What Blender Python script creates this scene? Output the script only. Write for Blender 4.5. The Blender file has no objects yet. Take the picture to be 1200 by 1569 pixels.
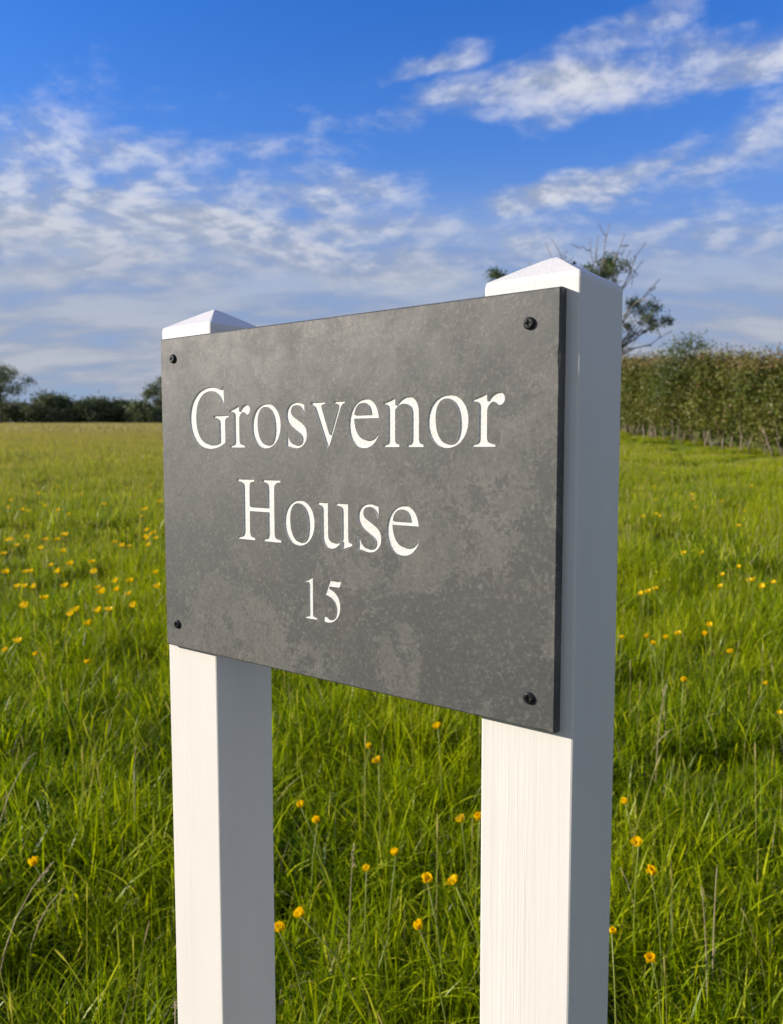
import bpy, bmesh, math, random
import numpy as np
from mathutils import Vector, Matrix

SC = bpy.context.scene
COL = SC.collection
R = math.radians
random.seed(11)
RNG = np.random.default_rng(7)

# ------------------------------------------------------------------ camera
EYE = 1.25
F_PX, CXP, CYP, PITCH = 1240.0, 600.0, 784.5, 0.07762
cam_d = bpy.data.cameras.new('camera')
cam = bpy.data.objects.new('camera', cam_d)
COL.objects.link(cam)
cam_d.sensor_fit = 'VERTICAL'
cam_d.sensor_height = 24.0
cam_d.lens = 24.0 * F_PX / 1569.0
cam_d.clip_start = 0.02
cam_d.clip_end = 5000
cam.location = (0, 0, EYE)
cam.rotation_euler = (math.pi / 2 - PITCH, R(0.06), 0)
cam_d.dof.use_dof = True
cam_d.dof.focus_distance = 0.71
cam_d.dof.aperture_fstop = cam_d.lens / 2.5
SC.camera = cam

# ------------------------------------------------------------------ world, sun, exposure
SUN_EL, SUN_AZ = R(20.0), R(-91.0)          # azimuth clockwise from +Y: the sun stands to the left
world = bpy.data.worlds.new('World')
SC.world = world
world.use_nodes = True
SUN_STRENGTH, SKY_STRENGTH, EXPOSURE = 5.0, 0.113, 0.53


class NT:
    """small node builder"""
    def __init__(self, tree):
        self.t = tree

    def n(self, typ, **kw):
        nd = self.t.nodes.new(typ)
        for k, v in kw.items():
            setattr(nd, k, v)
        return nd

    def link(self, a, b):
        self.t.links.new(a, b)

    def setv(self, sock, v):
        if hasattr(v, 'is_output'):
            self.link(v, sock)
        else:
            sock.default_value = v

    def math(self, op, a, b=None, c=None, clamp=False):
        nd = self.n('ShaderNodeMath', operation=op, use_clamp=clamp)
        self.setv(nd.inputs[0], a)
        if b is not None:
            self.setv(nd.inputs[1], b)
        if c is not None:
            self.setv(nd.inputs[2], c)
        return nd.outputs[0]

    def vmath(self, op, a, b=None):
        nd = self.n('ShaderNodeVectorMath', operation=op)
        self.setv(nd.inputs[0], a)
        if b is not None:
            self.setv(nd.inputs[1], b)
        return nd.outputs[0]

    def noise(self, vec, scale, detail=4, rough=0.5, dist=0.0):
        nd = self.n('ShaderNodeTexNoise')
        nd.noise_dimensions = '3D'
        self.link(vec, nd.inputs['Vector'])
        nd.inputs['Scale'].default_value = scale
        nd.inputs['Detail'].default_value = detail
        nd.inputs['Roughness'].default_value = rough
        nd.inputs['Distortion'].default_value = dist
        return nd.outputs['Fac']

    def remap(self, v, a, b, c=0.0, d=1.0, smooth=True):
        nd = self.n('ShaderNodeMapRange')
        nd.interpolation_type = 'SMOOTHSTEP' if smooth else 'LINEAR'
        self.setv(nd.inputs['Value'], v)
        for nm, x in (('From Min', a), ('From Max', b), ('To Min', c), ('To Max', d)):
            self.setv(nd.inputs[nm], x)
        return nd.outputs['Result']

    def mix(self, f, a, b, blend='MIX'):
        nd = self.n('ShaderNodeMix', data_type='RGBA', blend_type=blend)
        self.setv(nd.inputs[0], f)
        self.setv(nd.inputs[6], a if hasattr(a, 'is_output') else (*a, 1))
        self.setv(nd.inputs[7], b if hasattr(b, 'is_output') else (*b, 1))
        return nd.outputs[2]

    def ramp(self, f, stops):
        nd = self.n('ShaderNodeValToRGB')
        el = nd.color_ramp.elements
        while len(el) < len(stops):
            el.new(0.5)
        for e, (p, c) in zip(el, stops):
            e.position = p
            e.color = (*c, 1)
        self.link(f, nd.inputs[0])
        return nd.outputs[0]

    def mapping(self, vec, scale=(1, 1, 1), loc=(0, 0, 0), rot=(0, 0, 0)):
        nd = self.n('ShaderNodeMapping')
        self.link(vec, nd.inputs['Vector'])
        nd.inputs['Scale'].default_value = scale
        nd.inputs['Location'].default_value = loc
        nd.inputs['Rotation'].default_value = rot
        return nd.outputs[0]

    def bump(self, h, strength=0.3, dist=0.001, normal=None):
        nd = self.n('ShaderNodeBump')
        self.link(h, nd.inputs['Height'])
        nd.inputs['Strength'].default_value = strength
        nd.inputs['Distance'].default_value = dist
        if normal is not None:
            self.link(normal, nd.inputs['Normal'])
        return nd.outputs[0]


def build_sky():
    t = NT(world.node_tree)
    bg = world.node_tree.nodes['Background']
    sk = t.n('ShaderNodeTexSky', sky_type='NISHITA')
    sk.sun_disc = False
    sk.sun_elevation = SUN_EL
    sk.sun_rotation = SUN_AZ
    sk.air_density = 1.0
    sk.dust_density = 0.6
    sk.ozone_density = 3.0
    d = t.n('ShaderNodeTexCoord').outputs['Generated']
    sep = t.n('ShaderNodeSeparateXYZ')
    t.link(d, sep.inputs[0])
    x, y, z = sep.outputs
    zc = t.math('MAXIMUM', z, 0.0)
    blue = t.mix(1.0, sk.outputs[0], (0.23, 0.68, 1.40), 'MULTIPLY')
    # the low sky is paler and greyer
    low = t.remap(zc, 0.03, 0.52, 1.0, 0.0)
    blue = t.mix(t.math('MULTIPLY', low, 0.72), blue, (1.45, 2.25, 3.5))

    # cloud layer: direction projected on a plane overhead (softened at the horizon)
    def proj(soft):
        zz = t.math('ADD', zc, soft)
        cmb = t.n('ShaderNodeCombineXYZ')
        t.link(t.math('DIVIDE', x, zz), cmb.inputs[0])
        t.link(t.math('DIVIDE', y, zz), cmb.inputs[1])
        return cmb.outputs[0]
    P, PN = proj(0.10), proj(0.24)
    wn = t.n('ShaderNodeTexNoise')
    t.link(PN, wn.inputs['Vector'])
    wn.inputs['Scale'].default_value = 3.2
    wn.inputs['Detail'].default_value = 4
    wv = t.vmath('SUBTRACT', wn.outputs['Color'], (0.5, 0.5, 0.5))
    wv = t.vmath('MULTIPLY', wv, (0.75, 0.6, 0.0))
    PW = t.vmath('ADD', P, wv)

    def blob(cx, cy, rx, ry, rot=0.0, amt=1.0):
        m = t.mapping(PW, loc=(-cx, -cy, 0))
        m = t.mapping(m, rot=(0, 0, rot))
        m = t.mapping(m, scale=(1 / rx, 1 / ry, 1))
        ln = t.n('ShaderNodeVectorMath', operation='LENGTH')
        t.link(m, ln.inputs[0])
        return t.remap(ln.outputs['Value'], 0.1, 1.75, amt, 0.0)

    # big cloud fields of this afternoon
    cover = blob(-1.30, 2.62, 1.15, 0.98)
    for b in [(-0.70, 2.75, 0.90, 0.78, 0.2), (-0.10, 2.95, 0.80, 0.55, 0.1), (-0.32, 2.12, 0.22, 0.17, 0.0, 0.75),
              (-0.52, 2.02, 0.2, 0.1, 0.0, 0.55), (-0.14, 2.00, 0.2, 0.1, 0.4, 0.6), (0.06, 1.76, 0.16, 0.09, 0.5, 0.66),
              (0.06, 1.96, 0.24, 0.12, 0.3, 0.8), (0.42, 1.90, 0.36, 0.15, 0.38, 0.90), (0.88, 1.70, 0.50, 0.13, 0.32, 0.90), (0.50, 1.69, 0.18, 0.14, 0.6, 0.75),
              (0.60, 2.30, 0.42, 0.17, 0.62, 0.95), (1.0, 2.12, 0.42, 0.26, 0.62, 0.98), (1.0, 2.85, 0.9, 0.42, 0.4, 0.78), (2.9, 2.2, 1.2, 1.2, 0.0)]:
        cover = t.math('MAXIMUM', cover, blob(*b))
    behind = t.math('MULTIPLY', t.remap(y, 0.45, -0.1, 0, 1), 1.0)     # fuller cloud added out of view behind the camera, to grey the ambient light
    cover = t.math('MAXIMUM', cover, behind)

    def dens(off):
        v = t.mapping(PN, loc=off)
        v1 = t.mapping(v, scale=(1.0, 1.15, 1), rot=(0, 0, 0.35))
        a = t.noise(v1, 3.9, 8, 0.62, 0.25)
        b = t.noise(v1, 13.0, 5, 0.58, 0.2)
        return t.math('ADD', t.math('MULTIPLY', a, 0.74), t.math('MULTIPLY', b, 0.26))
    n0 = dens((0.0, 0.0, 0.3))
    n1 = dens((0.05, 0.02, 0.3))                       # sampled a little towards the sun: gives the clouds a lit side
    thr = t.remap(cover, 0.0, 1.0, 0.72, 0.28, smooth=False)
    den = t.remap(t.math('SUBTRACT', n0, thr), -0.05, 0.33, 0.0, 1.0)
    den = t.math('MULTIPLY', den, 0.90)
    lit = t.remap(t.math('SUBTRACT', n0, n1), -0.07, 0.08, 0.0, 1.0)
    lit = t.math('MULTIPLY', lit, t.remap(n0, 0.36, 0.60, 0.45, 1.0))
    cc = t.mix(lit, (2.3, 2.62, 3.3), (4.5, 4.6, 4.95))
    cc = t.mix(t.remap(zc, 0.06, 0.24, 0.8, 0.0), cc, (2.3, 2.6, 3.25))
    sky = t.mix(den, blue, cc)
    # grey-blue layer of far cloud low over the horizon
    hz = t.noise(t.mapping(PN, scale=(0.8, 1.6, 1)), 2.6, 6, 0.55)
    hzf = t.math('MULTIPLY', t.remap(zc, 0.11, 0.34, 1.0, 0.0), t.remap(hz, 0.32, 0.54, 0.55, 0.97))
    hcol = t.mix(t.remap(hz, 0.42, 0.62), (2.15, 2.4, 3.05), (2.95, 3.15, 3.6))
    sky = t.mix(hzf, sky, hcol)
    t.link(sky, bg.inputs[0])
    bg.inputs[1].default_value = SKY_STRENGTH


build_sky()
sun_d = bpy.data.lights.new('sun', 'SUN')
sun_d.energy = SUN_STRENGTH
sun_d.angle = R(0.5)
sun_d.color = (1.0, 0.915, 0.78)
sun = bpy.data.objects.new('sun', sun_d)
COL.objects.link(sun)
SUN_DIR = Vector((math.sin(SUN_AZ) * math.cos(SUN_EL), math.cos(SUN_AZ) * math.cos(SUN_EL), math.sin(SUN_EL)))
sun.rotation_euler = SUN_DIR.to_track_quat('Z', 'Y').to_euler()
sun.location = (-6, 0, 5)
SC.view_settings.view_transform = 'Standard'
SC.view_settings.look = 'None'
SC.view_settings.gamma = 1
SC.view_settings.use_curve_mapping = False
SC.view_settings.exposure = EXPOSURE
SC.render.engine = 'CYCLES'
SC.cycles.max_bounces = 8
SC.cycles.transparent_max_bounces = 4


# ------------------------------------------------------------------ helpers
def tag(o, label=None, cat=None, group=None, kind=None):
    if label: o['label'] = label
    if cat: o['category'] = cat
    if group: o['group'] = group
    if kind: o['kind'] = kind
    return o


def mesh_obj(name, verts, faces, mat, parent=None, smooth=False):
    me = bpy.data.meshes.new(name)
    me.from_pydata([tuple(v) for v in verts], [], [tuple(f) for f in faces])
    me.materials.append(mat)
    if smooth:
        me.polygons.foreach_set('use_smooth', [True] * len(me.polygons))
    me.update()
    o = bpy.data.objects.new(name, me)
    COL.objects.link(o)
    o.parent = parent
    return o


def np_mesh(name, V, Q, mat, tone=None, smooth=False):
    """mesh from numpy arrays; Q holds quads (-1 in the last column for triangles)"""
    V = np.asarray(V, np.float32)
    Q = np.asarray(Q, np.int64)
    tri = Q[:, 3] < 0
    cnt = np.where(tri, 3, 4)
    loops = Q.reshape(-1)
    loops = loops[loops >= 0]
    me = bpy.data.meshes.new(name)
    me.vertices.add(len(V))
    me.vertices.foreach_set('co', V.reshape(-1))
    me.loops.add(len(loops))
    me.loops.foreach_set('vertex_index', loops.astype(np.int32))
    me.polygons.add(len(Q))
    st = np.concatenate([[0], np.cumsum(cnt)[:-1]]).astype(np.int32)
    me.polygons.foreach_set('loop_start', st)
    me.update(calc_edges=True)
    if smooth:
        me.polygons.foreach_set('use_smooth', [True] * len(Q))
    if tone is not None:
        a = me.attributes.new('tone', 'FLOAT', 'POINT')
        a.data.foreach_set('value', np.asarray(tone, np.float32))
    me.materials.append(mat)
    return me


def link_mesh(name, me, parent=None):
    o = bpy.data.objects.new(name, me)
    COL.objects.link(o)
    o.parent = parent
    return o


def empty(name, loc, rz=0.0):
    o = bpy.data.objects.new(name, None)
    o.empty_display_size = 0.1
    o.location = loc
    o.rotation_euler = (0, 0, rz)
    COL.objects.link(o)
    return o


def new_mat(name):
    m = bpy.data.materials.new(name)
    m.use_nodes = True
    t = NT(m.node_tree)
    b = m.node_tree.nodes['Principled BSDF']
    return m, t, b


def gz(x, y):
    """height of the meadow: it climbs gently away from the camera"""
    x = np.asarray(x, float)
    y = np.asarray(y, float)
    z = 0.0365 * np.where(y < 255, np.maximum(y, -40), 255 + 25 * (1 - np.exp(-(np.maximum(y, 255) - 255) / 25)))
    z = z + 0.75 * np.exp(-(((x - 17) / 9) ** 2 + ((y - 52) / 13) ** 2))
    z = z - 0.32 * np.exp(-(((x - 15.5) / 7) ** 2 + ((y - 31) / 7) ** 2))
    z = z + 0.05 * np.sin(x * 0.21 + 0.7) * np.sin(y * 0.17) * np.clip(y / 20, 0, 1)
    return z


def ray(px, py):
    """direction through a picture point of the 1200 x 1569 photograph"""
    u, v = (px - CXP) / F_PX, -(py - CYP) / F_PX
    c, s = math.cos(PITCH), math.sin(PITCH)
    return Vector((u, c + v * s, v * c - s))


def ground_hit(px, py, h=0.0):
    d = ray(px, py)
    lo, hi = 0.3, 400.0
    for _ in range(60):
        m = (lo + hi) / 2
        p = d * m
        if EYE + p.z > float(gz(p.x, p.y)) + h:
            lo = m
        else:
            hi = m
    p = d * lo
    return p.x, p.y


def tube(path, radii, sides=6, cap=True):
    V, F = [], []
    n = len(path)
    ref = Vector((0.31, 0.17, 0.93)).normalized()
    for i, p in enumerate(path):
        p = Vector(p)
        tdir = (Vector(path[min(i + 1, n - 1)]) - Vector(path[max(i - 1, 0)])).normalized()
        a = tdir.cross(ref)
        if a.length < 1e-3:
            a = tdir.cross(Vector((1, 0, 0)))
        a.normalize()
        b = tdir.cross(a)
        for k in range(sides):
            w = 2 * math.pi * k / sides
            V.append(p + (a * math.cos(w) + b * math.sin(w)) * radii[i])
    for i in range(n - 1):
        for k in range(sides):
            k2 = (k + 1) % sides
            F.append((i * sides + k, i * sides + k2, (i + 1) * sides + k2, (i + 1) * sides + k))
    if cap:
        F.append(tuple((n - 1) * sides + k for k in range(sides)))
        F.append(tuple(reversed(range(sides))))
    return V, F


def join(parts):
    V, F = [], []
    for v, f in parts:
        o = len(V)
        V += list(v)
        F += [tuple(i + o for i in q) for q in f]
    return V, F


# ------------------------------------------------------------------ materials
def mat_slate():
    m, t, b = new_mat('slate')
    P = t.n('ShaderNodeTexCoord').outputs['Object']
    warp = t.noise(P, 9.0, 3, 0.6)
    n1 = t.noise(t.mapping(P, loc=(1.3, 0, 4.1)), 9.0, 12, 0.70, 0.35)
    n2 = t.noise(t.mapping(P, loc=(5.3, 2, 0.4)), 26, 10, 0.74, 0.2)
    n3 = t.noise(P, 330, 4, 0.7)
    n4 = t.noise(t.mapping(P, scale=(1, 1, 0.8), rot=(0, 0.5, 0)), 90, 5, 0.7)
    sep = t.n('ShaderNodeSeparateXYZ')
    t.link(P, sep.inputs[0])
    # mottled patches: most marked towards the lower right of the plaque
    low = t.remap(t.math('SUBTRACT', t.math('MULTIPLY', sep.outputs[0], 0.55), t.math('SUBTRACT', sep.outputs[2], 1.17)), -0.16, 0.10, 0.12, 1.0)
    patch = t.math('ADD', t.math('MULTIPLY', n1, 0.72), t.math('MULTIPLY', n2, 0.28))
    patch = t.remap(t.math('ADD', patch, t.math('MULTIPLY', t.math('SUBTRACT', n3, 0.5), 0.12)), 0.490, 0.522)
    patch2 = t.remap(t.math('ADD', t.math('MULTIPLY', n2, 0.7), t.math('MULTIPLY', n4, 0.3)), 0.46, 0.60)
    patch = t.math('MULTIPLY', patch, t.remap(n4, 0.36, 0.55, 0.35, 1.0))
    base = t.mix(t.math('MULTIPLY', patch, low), (0.059, 0.059, 0.059), (0.112, 0.108, 0.098))
    base = t.mix(t.math('MULTIPLY', patch2, 0.42), base, (0.046, 0.047, 0.050))
    base = t.mix(t.remap(warp, 0.45, 0.66, 0.0, 0.35), base, (0.098, 0.087, 0.083))
    base = t.mix(t.remap(n4, 0.50, 0.72, 0.0, 0.35), base, (0.130, 0.124, 0.112))
    base = t.mix(t.remap(n3, 0.52, 0.68, 0.0, 0.42), base, (0.17, 0.162, 0.148))
    base = t.mix(t.remap(n3, 0.48, 0.34, 0.0, 0.45), base, (0.040, 0.040, 0.041))
    scr = t.noise(t.mapping(P, scale=(1, 1, 0.12), rot=(0, 0.6, 0)), 210, 3, 0.6)
    scr = t.math('MULTIPLY', t.remap(scr, 0.66, 0.74), t.remap(n1, 0.5, 0.6))
    base = t.mix(t.math('MULTIPLY', scr, 0.6), base, (0.26, 0.25, 0.23))
    t.link(base, b.inputs['Base Color'])
    t.link(t.remap(n2, 0.3, 0.7, 0.50, 0.64), b.inputs['Roughness'])
    b.inputs['Specular IOR Level'].default_value = 0.45
    h = t.math('ADD', t.math('MULTIPLY', n3, 0.35), t.math('ADD', t.math('MULTIPLY', n4, 0.6), t.math('MULTIPLY', patch, 0.25)))
    t.link(t.bump(h, 0.26, 0.0005), b.inputs['Normal'])
    return m


def mat_letter():
    m, t, b = new_mat('letter_paint')
    P = t.n('ShaderNodeTexCoord').outputs['Object']
    n = t.noise(P, 380, 5, 0.65)
    t.link(t.mix(t.remap(n, 0.35, 0.6, 0.45, 0.0), (0.63, 0.62, 0.60), (0.47, 0.46, 0.445)), b.inputs['Base Color'])
    b.inputs['Roughness'].default_value = 0.6
    t.link(t.bump(t.noise(P, 420, 4, 0.6), 0.8, 0.0006), b.inputs['Normal'])
    return m


def mat_post(name, grain):
    m, t, b = new_mat(name)
    P = t.n('ShaderNodeTexCoord').outputs['Object']
    wob = t.noise(t.mapping(P, scale=(30, 30, 3)), 1.0, 3, 0.5)
    v = t.mapping(P, scale=(1, 1, 0.018))
    g1 = t.noise(v, 330, 3, 0.55, 0.25)
    g2 = t.noise(v, 900, 3, 0.6)
    band = t.remap(t.noise(t.mapping(P, scale=(1, 1, 0.06)), 26, 2, 0.5), 0.40, 0.62, 0.25, 1.0)
    h = t.math('MULTIPLY', t.math('ADD', t.math('MULTIPLY', g1, 0.7), t.math('MULTIPLY', g2, 0.3)), band)
    h = t.math('ADD', h, t.math('MULTIPLY', wob, 0.35))
    t.link(t.bump(h, min(1.0, 0.55 * grain), 0.0012), b.inputs['Normal'])
    dirt = t.remap(t.noise(t.mapping(P, scale=(1, 1, 0.5)), 60, 5, 0.7), 0.69, 0.80, 0.0, 0.40)
    tint = t.remap(t.noise(t.mapping(P, scale=(1, 1, 0.25)), 9, 4, 0.6), 0.3, 0.7)
    base = t.mix(tint, (0.655, 0.625, 0.60), (0.615, 0.585, 0.555))
    base = t.mix(t.math('MULTIPLY', t.remap(g1, 0.36, 0.26, 0, 1), 0.16 * grain), base, (0.55, 0.48, 0.42))
    base = t.mix(dirt, base, (0.45, 0.44, 0.36))
    t.link(base, b.inputs['Base Color'])
    b.inputs['Roughness'].default_value = 0.52
    b.inputs['Specular IOR Level'].default_value = 0.4
    return m


def mat_simple(name, col, rough=0.5, spec=0.5, metal=0.0, var=0.0, scale=40.0):
    m, t, b = new_mat(name)
    P = t.n('ShaderNodeTexCoord').outputs['Object']
    n = t.noise(P, scale, 4, 0.6)
    dark = tuple(c * (1 - var) for c in col)
    t.link(t.mix(t.remap(n, 0.35, 0.65), dark, col), b.inputs['Base Color'])
    b.inputs['Roughness'].default_value = rough
    b.inputs['Specular IOR Level'].default_value = spec
    b.inputs['Metallic'].default_value = metal
    return m


def leaf_shader(m, t, b, col, trans=0.4, rough=0.45, spec=0.35, tcol=None):
    t.setv(b.inputs['Base Color'], col)
    b.inputs['Roughness'].default_value = rough
    b.inputs['Specular IOR Level'].default_value = spec
    tr = t.n('ShaderNodeBsdfTranslucent')
    t.setv(tr.inputs['Color'], tcol if tcol is not None else col)
    mx = t.n('ShaderNodeMixShader')
    mx.inputs[0].default_value = trans
    t.link(b.outputs[0], mx.inputs[1])
    t.link(tr.outputs[0], mx.inputs[2])
    t.link(mx.outputs[0], m.node_tree.nodes['Material Output'].inputs[0])


def meadow_tint(t):
    """how far the grass has ripened: straw-coloured over the far field, fresh green along the hedge"""
    geo = t.n('ShaderNodeNewGeometry').outputs['Position']
    sep = t.n('ShaderNodeSeparateXYZ')
    t.link(geo, sep.inputs[0])
    x, y = sep.outputs[0], sep.outputs[1]
    n = t.noise(t.mapping(geo, scale=(0.5, 0.22, 0)), 0.55, 4, 0.6)
    left = t.remap(t.math('SUBTRACT', x, t.math('MULTIPLY', y, 0.10)), 5.5, -2.0, 0.0, 1.0)
    far = t.remap(t.math('ADD', y, t.math('MULTIPLY', t.math('SUBTRACT', n, 0.5), 14)), 5.0, 62.0, 0.0, 1.0, smooth=False)
    far = t.math('POWER', far, 0.75)
    return t.math('MULTIPLY', left, far), t.noise(t.mapping(geo, scale=(1, 0.6, 0)), 0.9, 4, 0.65)


def mat_grass():
    m, t, b = new_mat('grass_blade')
    at = t.n('ShaderNodeAttribute', attribute_name='tone')
    tone = at.outputs['Fac']
    ripe, patch = meadow_tint(t)
    c = t.ramp(tone, [(0.0, (0.027, 0.068, 0.0005)), (0.35, (0.120, 0.196, 0.001)), (0.7, (0.322, 0.385, 0.002)),
                      (0.88, (0.51, 0.53, 0.010)), (0.93, (0.42, 0.36, 0.16)), (1.0, (0.54, 0.46, 0.28))])
    c = t.mix(t.remap(patch, 0.40, 0.66, 0.0, 0.45), c, (0.39, 0.413, 0.002))
    c = t.mix(t.math('MULTIPLY', ripe, 0.92), c, t.mix(tone, (0.265, 0.235, 0.105), (0.44, 0.365, 0.21)))
    leaf_shader(m, t, b, c, 0.40, 0.34, 0.12, t.mix(1.0, c, (1.35, 1.35, 0.5), 'MULTIPLY'))
    return m


def mat_ground():
    m, t, b = new_mat('meadow_soil')
    ripe, patch = meadow_tint(t)
    geo = t.n('ShaderNodeNewGeometry').outputs['Position']
    n = t.noise(geo, 6.0, 6, 0.7)
    c = t.mix(t.remap(n, 0.35, 0.65), (0.025, 0.036, 0.006), (0.050, 0.068, 0.010))
    c = t.mix(t.remap(patch, 0.4, 0.66, 0, 0.5), c, (0.07, 0.09, 0.012))
    sp = t.n('ShaderNodeSeparateXYZ')
    t.link(geo, sp.inputs[0])
    c = t.mix(t.remap(sp.outputs[1], 9.0, 24.0), c, t.mix(t.remap(n, 0.3, 0.7), (0.13, 0.18, 0.012), (0.20, 0.24, 0.016)))   # close turf farther up the field
    c = t.mix(ripe, c, t.mix(t.remap(n, 0.3, 0.7), (0.22, 0.18, 0.08), (0.32, 0.26, 0.13)))
    t.link(c, b.inputs['Base Color'])
    b.inputs['Roughness'].default_value = 0.9
    b.inputs['Specular IOR Level'].default_value = 0.1
    t.link(t.bump(n, 0.8, 0.15), b.inputs['Normal'])
    return m


def mat_leaf(name, stops, trans=0.3, rough=0.5):
    m, t, b = new_mat(name)
    at = t.n('ShaderNodeAttribute', attribute_name='tone')
    c = t.ramp(at.outputs['Fac'], stops)
    leaf_shader(m, t, b, c, trans, rough, 0.35, t.mix(1.0, c, (1.2, 1.25, 0.6), 'MULTIPLY'))
    return m


def mat_bark(name, c0, c1):
    m, t, b = new_mat(name)
    P = t.n('ShaderNodeTexCoord').outputs['Object']
    n = t.noise(t.mapping(P, scale=(1, 1, 0.25)), 14, 5, 0.65)
    t.link(t.mix(t.remap(n, 0.35, 0.65), c0, c1), b.inputs['Base Color'])
    b.inputs['Roughness'].default_value = 0.9
    t.link(t.bump(n, 0.6, 0.03), b.inputs['Normal'])
    return m


def mat_petal():
    m, t, b = new_mat('petal_yellow')
    P = t.n('ShaderNodeTexCoord').outputs['Object']
    n = t.noise(P, 160, 3, 0.5)
    c = t.mix(t.remap(n, 0.35, 0.65), (0.90, 0.59, 0.003), (0.95, 0.69, 0.005))
    leaf_shader(m, t, b, c, 0.38, 0.28, 0.5)
    return m


SLATE, LETTER = mat_slate(), mat_letter()
POST_R, POST_L = mat_post('white_paint_grained', 1.05), mat_post('white_paint_smooth', 0.6)
SCREW = mat_simple('black_screw', (0.010, 0.010, 0.012), 0.30, 0.5, 0.0, 0.3, 300)
FLYM = mat_simple('fly_black', (0.012, 0.012, 0.014), 0.35, 0.5, 0.0, 0.3, 900)
GRASS, SOIL = mat_grass(), mat_ground()
PETAL = mat_petal()
STAMEN = mat_simple('stamen_gold', (0.62, 0.36, 0.01), 0.6, 0.3, 0.0, 0.35, 900)
STEM = mat_simple('flower_stem', (0.24, 0.28, 0.05), 0.5, 0.4, 0.0, 0.3, 120)
STRAW = mat_simple('straw_stalk', (0.50, 0.40, 0.25), 0.6, 0.3, 0.0, 0.35, 160)
HEDGE_LEAF = mat_leaf('hedge_leaf', [(0.0, (0.040, 0.055, 0.010)), (0.4, (0.110, 0.130, 0.022)), (0.65, (0.185, 0.195, 0.030)),
                                     (0.80, (0.22, 0.18, 0.06)), (0.9, (0.23, 0.135, 0.07)), (1.0, (0.26, 0.20, 0.12))], 0.25)
ELDER_LEAF = mat_leaf('elder_leaf', [(0.0, (0.04, 0.065, 0.015)), (0.6, (0.095, 0.13, 0.035)), (0.9, (0.15, 0.17, 0.06)), (1.0, (0.42, 0.40, 0.28))], 0.3)
ASH_LEAF = mat_leaf('ash_leaf', [(0.0, (0.045, 0.075, 0.028)), (0.7, (0.10, 0.14, 0.05)), (1.0, (0.16, 0.185, 0.07))], 0.3)
FAR_LEAF = mat_leaf('far_leaf', [(0.0, (0.075, 0.095, 0.05)), (0.6, (0.115, 0.14, 0.065)), (1.0, (0.17, 0.18, 0.09))], 0.2, 0.6)  # far leaf tones lightened in place of distance haze
HEDGE_BARK = mat_bark('hedge_bark', (0.09, 0.07, 0.05), (0.28, 0.22, 0.165))
ASH_BARK = mat_bark('ash_bark', (0.13, 0.12, 0.105), (0.26, 0.24, 0.21))
FAR_BARK = mat_bark('far_bark', (0.05, 0.043, 0.035), (0.10, 0.09, 0.07))


# ------------------------------------------------------------------ ground
def build_ground():
    xs = np.concatenate([-np.geomspace(900, 6, 34), np.linspace(-5, 5, 21), np.geomspace(6, 900, 34)])
    ys = np.concatenate([-np.geomspace(500, 3, 18), np.linspace(-2, 6, 17), np.geomspace(6.6, 1500, 60)])
    X, Y = np.meshgrid(xs, ys)
    Z = gz(X, Y)
    V = np.stack([X, Y, Z], -1).reshape(-1, 3)
    nx, ny = len(xs), len(ys)
    i = np.arange(nx - 1)[None, :] + nx * np.arange(ny - 1)[:, None]
    Q = np.stack([i, i + 1, i + 1 + nx, i + nx], -1).reshape(-1, 4)
    tag(link_mesh('ground', np_mesh('ground', V, Q, SOIL, smooth=True)), kind='structure')


build_ground()


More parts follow.
